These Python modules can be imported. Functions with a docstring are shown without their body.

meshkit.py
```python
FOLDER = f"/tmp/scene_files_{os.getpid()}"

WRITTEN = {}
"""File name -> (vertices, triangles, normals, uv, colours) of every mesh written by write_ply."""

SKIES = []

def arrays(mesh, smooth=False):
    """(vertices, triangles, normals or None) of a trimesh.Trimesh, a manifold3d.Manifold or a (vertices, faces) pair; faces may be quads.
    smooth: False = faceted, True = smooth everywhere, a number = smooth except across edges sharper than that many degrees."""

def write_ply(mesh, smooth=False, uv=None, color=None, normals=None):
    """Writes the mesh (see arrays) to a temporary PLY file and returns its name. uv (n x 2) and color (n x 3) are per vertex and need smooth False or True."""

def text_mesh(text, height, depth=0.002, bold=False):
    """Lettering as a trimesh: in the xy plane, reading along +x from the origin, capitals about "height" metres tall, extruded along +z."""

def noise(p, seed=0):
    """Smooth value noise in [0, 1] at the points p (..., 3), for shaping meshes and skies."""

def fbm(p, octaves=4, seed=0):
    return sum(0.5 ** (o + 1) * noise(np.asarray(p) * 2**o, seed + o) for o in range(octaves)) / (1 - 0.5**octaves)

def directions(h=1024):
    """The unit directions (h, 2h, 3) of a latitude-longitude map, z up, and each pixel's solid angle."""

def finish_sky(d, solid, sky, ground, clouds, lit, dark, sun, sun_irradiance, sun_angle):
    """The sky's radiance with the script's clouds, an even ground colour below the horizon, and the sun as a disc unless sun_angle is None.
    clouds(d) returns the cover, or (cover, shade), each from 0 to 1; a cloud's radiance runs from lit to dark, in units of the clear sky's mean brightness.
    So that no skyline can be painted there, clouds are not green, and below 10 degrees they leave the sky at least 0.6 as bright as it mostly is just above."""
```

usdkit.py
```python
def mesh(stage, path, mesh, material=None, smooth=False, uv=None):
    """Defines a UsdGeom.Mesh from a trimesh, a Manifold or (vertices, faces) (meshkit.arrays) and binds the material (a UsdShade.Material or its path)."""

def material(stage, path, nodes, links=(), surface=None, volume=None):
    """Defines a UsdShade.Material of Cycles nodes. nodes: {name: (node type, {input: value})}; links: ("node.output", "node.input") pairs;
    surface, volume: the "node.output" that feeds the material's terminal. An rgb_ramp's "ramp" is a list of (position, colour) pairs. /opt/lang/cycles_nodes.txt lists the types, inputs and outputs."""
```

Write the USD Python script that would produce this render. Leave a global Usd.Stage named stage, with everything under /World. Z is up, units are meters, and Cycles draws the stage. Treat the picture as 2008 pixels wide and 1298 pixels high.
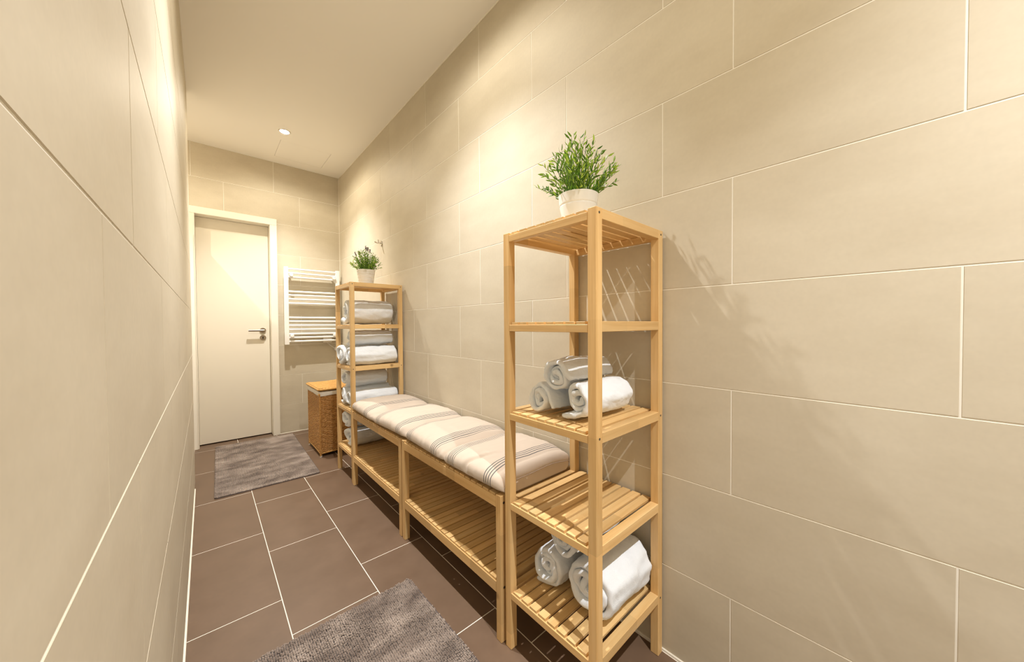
import math, random
import numpy as np, trimesh, usdkit, meshkit
from pxr import Usd, UsdGeom, UsdLux, UsdShade, Gf, Sdf, Vt
from shapely.geometry import Polygon, Point, box as sbox

stage = Usd.Stage.CreateInMemory()
UsdGeom.SetStageUpAxis(stage, 'Z'); UsdGeom.SetStageMetersPerUnit(stage, 1.0)
UsdGeom.Xform.Define(stage, '/World'); UsdGeom.Scope.Define(stage, '/World/Looks')
RNG = np.random.default_rng(7); random.seed(7)

# ------------------------------------------------------------------ camera, lamps, exposure
YAW, PITCH, ROLL, FPX = 0.7264, -0.0181, -0.0063, 675.79
EYE = np.array([-1.133, -0.5185, 1.0966])
EXPOSURE = 1.26
WARM_FAR, WARM_NEAR = (1.0, 0.975, 0.93), (0.995, 1.01, 1.04)
BEAM, SPILL, SPILL_TINT = 1.0, 0.14, (1.0, 0.92, 0.77)          # the spill of a dichroic lamp is warmer than its beam
LAMPS = [(-0.61, 2.935, 22.0, WARM_FAR), (-0.61, 0.87, 21.5, WARM_NEAR), (-0.61, -1.20, 33.0, WARM_NEAR), (-1.80, 3.02, 19.0, WARM_FAR)]
fw = np.array([math.sin(YAW)*math.cos(PITCH), math.cos(YAW)*math.cos(PITCH), math.sin(PITCH)])
rt = np.array([math.cos(YAW), -math.sin(YAW), 0.0]); up = np.cross(rt, fw)
r2 = rt*math.cos(ROLL) + up*math.sin(ROLL); u2 = -rt*math.sin(ROLL) + up*math.cos(ROLL)
cam = UsdGeom.Camera.Define(stage, '/World/camera')
cam.AddTransformOp().Set(Gf.Matrix4d(*r2, 0, *u2, 0, *(-fw), 0, *EYE, 1))
cam.CreateHorizontalApertureAttr(36.0); cam.CreateVerticalApertureAttr(36.0*1298/2008)
cam.CreateFocalLengthAttr(36.0*FPX/2008); cam.CreateClippingRangeAttr((0.01, 100.0)); cam.CreateExposureAttr(EXPOSURE)
dome = UsdLux.DomeLight.Define(stage, '/World/dome'); dome.CreateIntensityAttr(0.0)

# ------------------------------------------------------------------ helpers
COUNT = {}
def numbered(name, parent='/World'):
    k = (str(parent), name); n = COUNT.get(k, 0); COUNT[k] = n + 1
    return name if n == 0 else f'{name}_{n:03d}'
def tag(o, label=None, cat=None, group=None, kind=None):
    for k, v in (('label', label), ('category', cat), ('group', group), ('kind', kind)):
        if v: o.SetCustomDataByKey(k, v)
    return o
def pathof(parent): return '/World' if parent is None else str(parent.GetPath())
def obj(name, mesh, mat, parent=None, smooth=False, label=None, kind=None, uv=None, cat=None, group=None):
    pp = pathof(parent)
    m = usdkit.mesh(stage, f'{pp}/{numbered(name, pp)}', mesh, MAT[mat] if isinstance(mat, str) else mat, smooth=smooth, uv=uv)
    return tag(m.GetPrim(), label, cat, group, kind)
def thing(name, label=None, cat=None, loc=(0, 0, 0), rz=0.0, group=None, kind=None):
    x = UsdGeom.Xform.Define(stage, '/World/' + numbered(name))
    x.AddTranslateOp().Set(Gf.Vec3d(*map(float, loc)))
    if rz: x.AddRotateZOp().Set(math.degrees(rz))
    return tag(x.GetPrim(), label, cat, group, kind)
def dup(root, label, loc, rz=0.0):
    d = root.GetCustomData()
    base = root.GetName()
    r = thing(base, label, d['category'], loc, rz, d.get('group'))
    r.GetReferences().AddInternalReference(root.GetPath()); r.SetInstanceable(True)
    return r
def cbox(lo, hi, c=0.0012):
    """A box with chamfered edges."""
    lo, hi = np.array(lo, float), np.array(hi, float); c = min(c, 0.45*float((hi-lo).min()))
    if c <= 0: return trimesh.creation.box(bounds=[lo, hi])
    P = []
    for s in np.ndindex(2, 2, 2):
        p = np.where(np.array(s) == 1, hi, lo); d = np.where(np.array(s) == 1, -1, 1)*c
        for k in range(3):
            q = p + d; q[k] = p[k]; P.append(q)
    return trimesh.convex.convex_hull(np.array(P))
def rbox(lo, hi, r, n=4):
    """A box with rounded edges."""
    lo, hi = np.array(lo, float), np.array(hi, float)
    s = trimesh.creation.uv_sphere(r, count=[2*n, 4*n]).vertices
    P = [s + np.where(np.array(k) == 1, hi-r, lo+r) for k in np.ndindex(2, 2, 2)]
    return trimesh.convex.convex_hull(np.vstack(P))
def cat_(*ms): return trimesh.util.concatenate([m for m in ms])
def cyl(a, b, r, n=16):
    return trimesh.creation.cylinder(radius=r, segment=[a, b], sections=n)
def lathe(profile, n=48):
    return trimesh.creation.revolve(np.array(profile, float), sections=n)
def moved(m, t=(0, 0, 0), R=None):
    m = m.copy()
    if R is not None: m.apply_transform(R)
    m.apply_translation(t); return m
def rot(a, axis): return trimesh.transformations.rotation_matrix(a, axis)
def tube(points, r, sides=8, closed_ends=True):
    p = np.asarray(points, float); t = np.gradient(p, axis=0); t /= np.linalg.norm(t, axis=1, keepdims=True)+1e-12
    ref = np.array([0, 0, 1.0]) if abs(t[:, 2]).max() < .95 else np.array([1.0, 0.2, 0])
    a = np.cross(t, ref); a /= np.linalg.norm(a, axis=1, keepdims=True)+1e-12; b = np.cross(t, a)
    ang = np.arange(sides)*2*np.pi/sides; rr = np.broadcast_to(r, (len(p),))[:, None, None]
    v = (p[:, None] + rr*(np.cos(ang)[None, :, None]*a[:, None] + np.sin(ang)[None, :, None]*b[:, None])).reshape(-1, 3)
    i, j = np.meshgrid(np.arange(len(p)-1), np.arange(sides), indexing='ij')
    q = np.stack([i*sides+j, i*sides+(j+1) % sides, (i+1)*sides+(j+1) % sides, (i+1)*sides+j], -1).reshape(-1, 4)
    f = np.vstack([q[:, [0, 1, 2]], q[:, [0, 2, 3]]])
    n = len(v); v = np.vstack([v, p[0], p[-1]]); k = np.arange(sides); e = (len(p)-1)*sides
    f = np.vstack([f, np.stack([k*0+n, (k+1) % sides, k], 1), np.stack([k*0+n+1, e+k, e+(k+1) % sides], 1)])
    m = trimesh.Trimesh(v, f, process=False); trimesh.repair.fix_normals(m); return m

# ------------------------------------------------------------------ materials
MAT = {}
def mat(name, nodes, links, surface='p.BSDF'):
    MAT[name] = usdkit.material(stage, f'/World/Looks/{name}', nodes, links, surface=surface)
def plain(name, col, rough=0.5, metal=0.0, **kw):
    mat(name, {'p': ('principled_bsdf', dict(base_color=col, roughness=rough, metallic=metal, **kw))}, [])
def tile_mat(name, c1, c2, rough, scale=(3, 3, 9), spec=0.4, rnd=0.06):
    mat(name, {
        'g': ('geometry', {}), 'mp': ('mapping', {'scale': scale}),
        'n1': ('noise_texture', {'scale': 1.6, 'detail': 6.0, 'roughness': 0.62}), 'r1': ('rgb_ramp', {'ramp': [(0.3, c1), (0.7, c2)]}),
        'n2': ('noise_texture', {'scale': 90.0, 'detail': 3.0, 'roughness': 0.6}),
        'oi': ('object_info', {}), 'mr': ('map_range', {'from_min': 0.0, 'from_max': 1.0, 'to_min': 1-rnd, 'to_max': 1+rnd}),
        'mr2': ('map_range', {'from_min': 0.3, 'from_max': 0.7, 'to_min': 0.982, 'to_max': 1.018}), 'ml': ('math', {'math_type': 'multiply'}),
        'h': ('hsv', {'hue': 0.5, 'saturation': 1.0, 'fac': 1.0}),
        'rr': ('map_range', {'from_min': 0.3, 'from_max': 0.7, 'to_min': rough-0.04, 'to_max': rough+0.05}),
        'b': ('bump', {'strength': 0.03, 'distance': 0.002}),
        'p': ('principled_bsdf', {'specular_ior_level': spec})},
        [('g.position', 'mp.vector'), ('mp.vector', 'n1.vector'), ('n1.fac', 'r1.fac'), ('g.position', 'n2.vector'), ('oi.random', 'mr.value'),
         ('n2.fac', 'mr2.value'), ('mr.result', 'ml.value1'), ('mr2.result', 'ml.value2'), ('ml.value', 'h.value'), ('r1.color', 'h.color'),
         ('h.color', 'p.base_color'), ('n1.fac', 'rr.value'), ('rr.result', 'p.roughness'), ('n2.fac', 'b.height'), ('b.normal', 'p.normal')])
tile_mat('wall_tile', (0.575, 0.508, 0.388), (0.64, 0.575, 0.450), 0.56, scale=(2.2, 2.2, 5.0), rnd=0.02)
tile_mat('floor_tile', (0.144, 0.089, 0.055), (0.180, 0.114, 0.072), 0.42, scale=(4, 4, 4), rnd=0.05, spec=0.4)
plain('grout_wall', (0.87, 0.83, 0.74), 0.8); plain('grout_floor', (0.84, 0.78, 0.68), 0.8); plain('sealant', (0.86, 0.81, 0.70), 0.45)
plain('ceiling_paint', (0.93, 0.90, 0.84), 0.85); plain('plain_wall', (0.60, 0.525, 0.41), 0.5)
plain('door_paint', (0.86, 0.80, 0.68), 0.38); plain('frame_paint', (0.88, 0.83, 0.72), 0.35); plain('dark', (0.02, 0.018, 0.015), 0.6)
plain('steel', (0.42, 0.36, 0.29), 0.32, 1.0); plain('chrome', (0.75, 0.73, 0.70), 0.10, 1.0); plain('screw', (0.16, 0.15, 0.14), 0.4, 0.9)
plain('radiator_white', (0.90, 0.88, 0.84), 0.28); plain('plastic_white', (0.86, 0.83, 0.77), 0.4)
plain('ceramic', (0.90, 0.93, 0.96), 0.12); plain('ceramic_matt', (0.84, 0.84, 0.83), 0.35); plain('soil', (0.04, 0.03, 0.02), 0.9)
mat('lamp_glass', {'p': ('principled_bsdf', {'base_color': (1, 1, 1), 'emission_color': (1.0, 0.93, 0.80), 'emission_strength': 30.0})}, [])

def wood(name, axis):
    """Birch with grain along an axis, finger-jointed lengths and a tone of its own for each part."""
    sc = [34.0, 34.0, 34.0]; sc[axis] = 1.6
    comp = 'xyz'[axis]
    mat(name, {
        'tc': ('texture_coordinate', {}), 'oi': ('object_info', {}), 'cx': ('combine_xyz', {}), 'm10': ('math', {'math_type': 'multiply', 'value2': 37.0}),
        'add': ('vector_math', {'math_type': 'add'}), 'mp': ('mapping', {'scale': tuple(sc)}),
        'n': ('noise_texture', {'scale': 1.0, 'detail': 5.0, 'roughness': 0.62, 'distortion': 0.6}),
        'r': ('rgb_ramp', {'ramp': [(0.22, (0.62, 0.365, 0.132)), (0.5, (0.765, 0.497, 0.215)), (0.78, (0.84, 0.61, 0.305))]}),
        'sep': ('separate_xyz', {}), 'sadd': ('math', {'math_type': 'add'}), 'sdiv': ('math', {'math_type': 'divide', 'value2': 0.31}), 'fl': ('math', {'math_type': 'floor'}),
        'wn': ('white_noise_texture', {'dimensions': '1D'}), 'mr': ('map_range', {'from_min': 0.0, 'from_max': 1.0, 'to_min': 0.86, 'to_max': 1.08}),
        'mr2': ('map_range', {'from_min': 0.0, 'from_max': 1.0, 'to_min': 0.90, 'to_max': 1.07}), 'ml': ('math', {'math_type': 'multiply'}),
        'h': ('hsv', {'hue': 0.5, 'saturation': 1.0, 'fac': 1.0}),
        'v': ('voronoi_texture', {'scale': 5.5}), 'kn': ('map_range', {'from_min': 0.02, 'from_max': 0.095, 'to_min': 0.75, 'to_max': 0.0, 'clamp': True}),
        'mix': ('mix', {'mix_type': 'mix', 'color2': (0.22, 0.10, 0.03)}),
        'b': ('bump', {'strength': 0.05, 'distance': 0.002}),
        'p': ('principled_bsdf', {'roughness': 0.40, 'specular_ior_level': 0.45})},
        [('oi.random', 'm10.value1'), ('m10.value', 'cx.x'), ('m10.value', 'cx.y'), ('m10.value', 'cx.z'), ('tc.object', 'add.vector1'), ('cx.vector', 'add.vector2'),
         ('add.vector', 'mp.vector'), ('mp.vector', 'n.vector'), ('n.fac', 'r.fac'), ('add.vector', 'sep.vector'), ('sep.'+comp, 'sadd.value1'), ('oi.random', 'sadd.value2'),
         ('sadd.value', 'sdiv.value1'), ('sdiv.value', 'fl.value1'), ('fl.value', 'wn.w'), ('wn.value', 'mr.value'), ('oi.random', 'mr2.value'),
         ('mr.result', 'ml.value1'), ('mr2.result', 'ml.value2'), ('ml.value', 'h.value'), ('r.color', 'h.color'), ('add.vector', 'v.vector'), ('v.distance', 'kn.value'),
         ('kn.result', 'mix.fac'), ('h.color', 'mix.color1'), ('mix.color', 'p.base_color'), ('n.fac', 'b.height'), ('b.normal', 'p.normal')])
for k, a in (('wood_x', 0), ('wood_y', 1), ('wood_z', 2)): wood(k, a)

def noise_col(name, stops, scale, rough, bump=0.0, bscale=300.0, bdist=0.004, sheen=0.0, vec='position', stretch=(1, 1, 1), detail=4.0, spec=0.3):
    mat(name, {
        'g': ('geometry', {}), 'tc': ('texture_coordinate', {}), 'mp': ('mapping', {'scale': stretch}),
        'n': ('noise_texture', {'scale': scale, 'detail': detail, 'roughness': 0.6}), 'r': ('rgb_ramp', {'ramp': stops}),
        'n2': ('noise_texture', {'scale': bscale, 'detail': 3.0, 'roughness': 0.7}), 'b': ('bump', {'strength': bump, 'distance': bdist}),
        'p': ('principled_bsdf', {'roughness': rough, 'sheen_weight': sheen, 'specular_ior_level': spec})},
        [('g.position', 'mp.vector') if vec == 'position' else ('tc.object', 'mp.vector'), ('mp.vector', 'n.vector'), ('n.fac', 'r.fac'), ('r.color', 'p.base_color'),
         ('g.position', 'n2.vector'), ('n2.fac', 'b.height'), ('b.normal', 'p.normal')])
noise_col('terry', [(0.3, (0.86, 0.90, 0.95)), (0.7, (0.90, 0.94, 0.98))], 12.0, 0.95, bump=0.55, bscale=420.0, bdist=0.003, sheen=0.0, spec=0.1)
noise_col('rug_pile', [(0.30, (0.155, 0.113, 0.090)), (0.45, (0.260, 0.202, 0.165)), (0.55, (0.340, 0.272, 0.226)), (0.70, (0.48, 0.395, 0.335))], 9.0, 0.95, sheen=0.35, stretch=(0.75, 1.35, 1), detail=7.0, spec=0.1)
plain('rug_backing', (0.12, 0.095, 0.088), 0.9)
noise_col('wicker', [(0.25, (0.30, 0.130, 0.032)), (0.5, (0.50, 0.255, 0.078)), (0.75, (0.70, 0.42, 0.165))], 60.0, 0.45, stretch=(1, 1, 1.6))
noise_col('wicker_light', [(0.25, (0.50, 0.25, 0.06)), (0.75, (0.78, 0.46, 0.15))], 60.0, 0.42)
noise_col('liner', [(0.3, (0.78, 0.74, 0.66)), (0.7, (0.86, 0.82, 0.74))], 20.0, 0.9, bump=0.1, bscale=500)
def leafmat(name, a, b):
    mat(name, {'oi': ('object_info', {}), 'g': ('geometry', {}), 'n': ('noise_texture', {'scale': 30.0, 'detail': 2.0}), 'ad': ('math', {'math_type': 'add'}), 'hf': ('math', {'math_type': 'multiply', 'value2': 0.5}),
               'r': ('rgb_ramp', {'ramp': [(0.15, a), (0.85, b)]}), 'p': ('principled_bsdf', {'roughness': 0.33, 'specular_ior_level': 0.5}),
               't': ('translucent_bsdf', {}), 'm': ('mix_closure', {'fac': 0.22})},
        [('oi.random', 'ad.value1'), ('g.position', 'n.vector'), ('n.fac', 'ad.value2'), ('ad.value', 'hf.value1'), ('hf.value', 'r.fac'), ('r.color', 'p.base_color'), ('r.color', 't.color'), ('p.BSDF', 'm.closure1'), ('t.BSDF', 'm.closure2')], surface='m.closure')
leafmat('leaf_light', (0.20, 0.42, 0.03), (0.50, 0.66, 0.10)); leafmat('leaf_dark', (0.05, 0.17, 0.015), (0.21, 0.36, 0.035))
plain('stem_green', (0.05, 0.13, 0.018), 0.5); plain('lavender', (0.40, 0.34, 0.38), 0.8)

# cushion cover: woven groups of thin grey lines, by the cloth's own length coordinate (uv)
STRIPES = [1.93, 1.655, 1.45, 1.205, 1.07, 0.815, 0.665, 0.44]
Y0, Y1 = 0.3705, 1.980
def stripe_stops():
    s = [(0.0, (0, 0, 0))]
    for c in sorted(STRIPES):
        for e, w in ((-0.0235, 1), (0.0235, 0)): s.append((((c+e)-Y0)/(Y1-Y0), (w, w, w)))
    return s
mat('cushion_cover', {
    'uv': ('uvmap', {'attribute': 'st'}), 's': ('separate_xyz', {}), 'r': ('rgb_ramp', {'ramp': stripe_stops(), 'interpolate': False}),
    'm': ('math', {'math_type': 'multiply', 'value2': (Y1-Y0)/0.0108}), 'fr': ('math', {'math_type': 'fraction'}), 'lt': ('math', {'math_type': 'less_than', 'value2': 0.34}),
    'g': ('math', {'math_type': 'multiply'}), 'dim': ('math', {'math_type': 'multiply', 'value2': 0.95}), 'mix': ('mix', {'mix_type': 'mix', 'color1': (0.64, 0.54, 0.445), 'color2': (0.13, 0.125, 0.125)}),
    'gm': ('geometry', {}), 'n': ('noise_texture', {'scale': 700.0, 'detail': 2.0}), 'b': ('bump', {'strength': 0.12, 'distance': 0.001}),
    'p': ('principled_bsdf', {'roughness': 0.9, 'sheen_weight': 0.15, 'specular_ior_level': 0.2})},
    [('uv.UV', 's.vector'), ('s.x', 'r.fac'), ('s.x', 'm.value1'), ('m.value', 'fr.value1'), ('fr.value', 'lt.value1'), ('lt.value', 'g.value1'), ('r.color', 'g.value2'),
     ('g.value', 'dim.value1'), ('dim.value', 'mix.fac'), ('mix.color', 'p.base_color'), ('gm.position', 'n.vector'), ('n.fac', 'b.height'), ('b.normal', 'p.normal')])
plain('cushion_seam', (0.42, 0.33, 0.26), 0.9)

# ------------------------------------------------------------------ the room
XL, YE, ZC, YB, YC = -1.207, 3.6465, 2.733, -2.3, 2.78        # left wall, end wall, ceiling, wall behind the camera, where the left wall stops
XA = -2.35                                                     # far side of the niche beyond the left wall
JW, TT, GD = 0.0033, 0.010, 0.0009                             # joint width, tile thickness, how far the grout lies back
ROWS = [-0.0125+0.3055*k for k in range(10)]
def tile_wall(root, place, rows, joints, lo, hi, zlo=0.0, zhi=ZC, holes=()):
    """Running bond of tiles; place(s0, s1, z0, z1) makes one tile's mesh. joints(k): the phase of row k."""
    for k in range(len(rows)-1):
        z0, z1 = max(rows[k]+JW/2, zlo), min(rows[k+1]-JW/2, zhi)
        if z1-z0 < 0.01: continue
        ph = joints(k); n0 = math.floor((lo-ph)/0.607)-1
        for n in range(n0, n0+20):
            s0, s1 = max(ph+n*0.607+JW/2, lo), min(ph+(n+1)*0.607-JW/2, hi)
            if s1-s0 < 0.01: continue
            pieces = [(s0, s1, z0, z1)]
            for (h0, h1, hz) in holes:
                out = []
                for (a, b, c, d) in pieces:
                    if b <= h0 or a >= h1 or c >= hz: out.append((a, b, c, d)); continue
                    if a < h0: out.append((a, h0, c, d))
                    if b > h1: out.append((h1, b, c, d))
                    if d > hz: out.append((max(a, h0), min(b, h1), hz, d))
                pieces = out
            pieces = [q for q in pieces if q[1]-q[0] > 0.006 and q[3]-q[2] > 0.006]
            if pieces: obj('tile', cat_(*[place(*q) for q in pieces]), 'wall_tile', root)
w = thing('wall_right', kind='structure')
obj('grout', trimesh.creation.box(bounds=[(GD, YB, -0.05), (0.12, YE+0.15, ZC+0.2)]), 'grout_wall', w)
tile_wall(w, lambda a, b, c, d: cbox((0, a, c), (TT, b, d), 0.0006), ROWS, lambda k: -0.197 if k % 2 == 0 else 0.006, YB, YE)
w = thing('wall_left', kind='structure')
obj('grout', trimesh.creation.box(bounds=[(XL-0.10, YB, -0.05), (XL-GD, YC-0.001, ZC+0.2)]), 'grout_wall', w)
tile_wall(w, lambda a, b, c, d: cbox((XL-TT, a, c), (XL, b, d), 0.0006), ROWS, lambda k: 0.20 if k % 2 == 0 else 0.0, YB, YC)
DX0, DX1, DZ = -1.25, -0.586, 2.163                            # outside of the door frame
w = thing('wall_end', kind='structure')
def end_tile(a, b, c, d):                                     # a tile cut round the door frame keeps square edges there
    cut = abs(a-(DX1-0.01)) < 1e-6 or abs(b-(DX0+0.01)) < 1e-6 or abs(c-(DZ-0.01)) < 1e-6
    return cbox((a, YE, c), (b, YE+TT, d), 0 if cut else 0.0006)
for a, b, c, d in ((XA, DX0+0.02, -0.05, ZC+0.2), (DX1-0.02, 0.0, -0.05, ZC+0.2), (DX0+0.02, DX1-0.02, DZ-0.02, ZC+0.2)):
    obj('grout', trimesh.creation.box(bounds=[(a, YE+GD, c), (b, YE+0.15, d)]), 'grout_wall', w)
tile_wall(w, end_tile, ROWS, lambda k: -0.604 if k % 2 == 0 else -0.383, XA, 0.0, holes=((DX0+0.01, DX1-0.01, DZ-0.01),))
obj('wall_back', trimesh.creation.box(bounds=[(XL-0.1, YB-0.1, -0.05), (0.12, YB, ZC+0.2)]), 'plain_wall', kind='structure')
obj('wall_niche', cat_(trimesh.creation.box(bounds=[(XA-0.1, YC-0.1, -0.05), (XA, YE+0.15, ZC+0.2)]), trimesh.creation.box(bounds=[(XA, YC-0.1, -0.05), (XL-0.10, YC, ZC+0.2)])), 'plain_wall', kind='structure')
# floor: four columns of tiles, every second one shifted
w = thing('floor', kind='structure')
obj('grout', trimesh.creation.box(bounds=[(XA-0.1, YB-0.1, -0.08), (0.12, YE+0.2, -GD*0.6)]), 'grout_floor', w)
FX = [-2.442, -2.138, -1.834, -1.530, -1.226, -0.922, -0.618, -0.312, -0.0055]
for c in range(len(FX)-1):
    ph = (0.515 if c % 2 == 1 else 0.301) if c > 3 else 0.2*c
    if c == 5: ph = 0.301
    if c in (4, 6): ph = 0.514
    if c == 7: ph = 0.3155
    for n in range(-6, 8):
        y0, y1 = max(ph+n*0.6035+JW/2, YB), min(ph+(n+1)*0.6035-JW/2, YE+0.12)
        x0, x1 = FX[c]+JW/2, FX[c+1]-JW/2
        if c < 4 and y0 < YC: y0 = YC
        if y1-y0 > 0.01: obj('tile', cbox((x0, y0, -TT), (x1, y1, 0), 0.0006), 'floor_tile', w)
# ceiling with openings for the lamps and a flush access panel
HX0, HX1, HY0, HY1 = -0.612, -0.212, 3.105, 3.485
poly = sbox(XA-0.1, YB-0.1, 0.12, YE+0.15)
for lx, ly, _, _ in LAMPS: poly = poly.difference(Point(lx, ly).buffer(0.039, 24))
poly = poly.difference(sbox(HX0-0.0018, HY0-0.0018, HX1+0.0018, HY1+0.0018))
w = thing('ceiling', kind='structure')
obj('plaster', moved(trimesh.creation.extrude_polygon(poly, 0.02), (0, 0, ZC)), 'ceiling_paint', w)
obj('void_cover', trimesh.creation.box(bounds=[(XA-0.1, YB-0.1, ZC+0.11), (0.12, YE+0.15, ZC+0.14)]), 'dark', w)
obj('access_panel', cbox((HX0, HY0, ZC+0.0002), (HX1, HY1, ZC+0.016), 0.0008), 'ceiling_paint', label='flush square access panel in the ceiling, between the lit downlight and the end wall', cat='access panel')
# sealant lines and the white strip at the floor
def strip(lo, hi): obj('trim_%d' % (COUNT.setdefault('trim', 0)+1), cbox(lo, hi, 0.0015), 'sealant', kind='structure'); COUNT['trim'] += 1
strip((-0.0045, YB, -0.001), (0.003, YE, 0.007)); strip((XL-0.003, YB, -0.001), (XL+0.006, 2.62, 0.007)); strip((DX1, YE-0.0045, -0.001), (0, YE+0.003, 0.006))
strip((-0.004, YE-0.004, 0), (0.002, YE+0.002, ZC)); strip((-0.004, YB, ZC-0.004), (0.002, YE, ZC+0.002))

# door in its frame
d = thing('door_1', label='white flush door in a white frame at the end of the room', kind='structure')
OX0, OX1, OZ, FY, LY = -1.192, -0.645, 2.100, YE-0.022, YE+0.088
obj('jamb', cbox((DX0, FY, 0), (OX0, LY+0.02, OZ), 0.003), 'frame_paint', d)
obj('jamb', cbox((OX1, FY, 0), (DX1, LY+0.02, OZ), 0.003), 'frame_paint', d)
obj('head', cbox((DX0, FY, OZ), (DX1, LY+0.02, DZ), 0.003), 'frame_paint', d)
obj('leaf', cbox((OX0+0.001, LY, 0.010), (OX1-0.001, LY+0.04, OZ-0.0015), 0.001), 'door_paint', d)
obj('backing', trimesh.creation.box(bounds=[(DX0-0.05, LY+0.05, -0.05), (DX1+0.05, LY+0.06, DZ+0.05)]), 'dark', d)
hx, hz = -0.705, 1.055
h = obj('handle', cyl((hx, LY, hz), (hx, LY-0.050, hz), 0.009), 'steel', d, smooth=40, label='brushed steel lever handle')
obj('lever', cat_(cyl((hx+0.008, LY-0.048, hz), (hx-0.118, LY-0.048, hz), 0.0095, 20), trimesh.creation.icosphere(2, 0.0095).apply_translation((hx+0.008, LY-0.048, hz))), 'steel', h, smooth=40)
obj('rosette', cyl((hx, LY, hz), (hx, LY-0.009, hz), 0.026, 40), 'steel', h, smooth=30)
k = obj('key_rosette', cyl((hx, LY, hz-0.072), (hx, LY-0.008, hz-0.072), 0.026, 40), 'steel', d, smooth=30)
obj('keyhole', cat_(cbox((hx-0.004, LY-0.0088, hz-0.086), (hx+0.004, LY-0.0075, hz-0.068), 0), cyl((hx, LY-0.0075, hz-0.066), (hx, LY-0.0088, hz-0.066), 0.0055)), 'dark', k)

# screen wall of the niche behind the left wall (its top edge cuts the niche lamp's light on the door)
obj('niche_screen', cbox((-1.275, YC+0.002, 0), (-1.262, 3.555, 2.005), 0.003), 'frame_paint', label='white screen panel in the niche behind the left wall', cat='screen')

# ------------------------------------------------------------------ recessed downlights
def downlight(x, y, power, col, label):
    t = thing('downlight', label, 'downlight', (x, y, ZC), group='recessed ceiling downlights')
    obj('trim_ring', lathe([(0.0365, 0.002), (0.0365, -0.0025), (0.0435, -0.0035), (0.0455, -0.0005), (0.0455, 0.0002), (0.0385, 0.002), (0.0365, 0.002)], 48), 'chrome', t, smooth=40)
    obj('reflector', lathe([(0.0365, -0.001), (0.0368, 0.02), (0.034, 0.055), (0.03, 0.075), (0.0, 0.078), (0.0, 0.080), (0.032, 0.077), (0.0375, 0.055), (0.038, 0.02), (0.0375, -0.001), (0.0365, -0.001)], 48), 'steel', t, smooth=40)
    obj('lamp_lens', lathe([(0.0, 0.021), (0.026, 0.021), (0.031, 0.025), (0.031, 0.034), (0.0, 0.036)], 40), 'lamp_glass', t, smooth=40)
    for nm, share, cone, soft in (('beam', BEAM, 52.0, 1.0), ('spill', SPILL, 84.0, 0.45)):     # a reflector lamp: its beam and the wide spill round it
        L = UsdLux.SphereLight.Define(stage, str(t.GetPath())+'/'+nm); L.AddTranslateOp().Set(Gf.Vec3d(0, 0, 0.006))
        L.CreateRadiusAttr(0.012); L.CreateIntensityAttr(power*share); L.CreateColorAttr(Gf.Vec3f(*(np.array(col)*(1.0 if nm == 'beam' else np.array(SPILL_TINT))))); L.CreateNormalizeAttr(True)
        s = UsdLux.ShapingAPI.Apply(L.GetPrim()); s.CreateShapingConeAngleAttr(cone); s.CreateShapingConeSoftnessAttr(soft)
    return t
for (lx, ly, pw, col), lab in zip(LAMPS, ('lit recessed downlight in the ceiling in front of the door', 'recessed downlight in the ceiling above the bench', 'recessed downlight in the ceiling nearest the camera', 'recessed downlight in the ceiling of the niche')):
    downlight(lx, ly, pw, col, lab)

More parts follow.
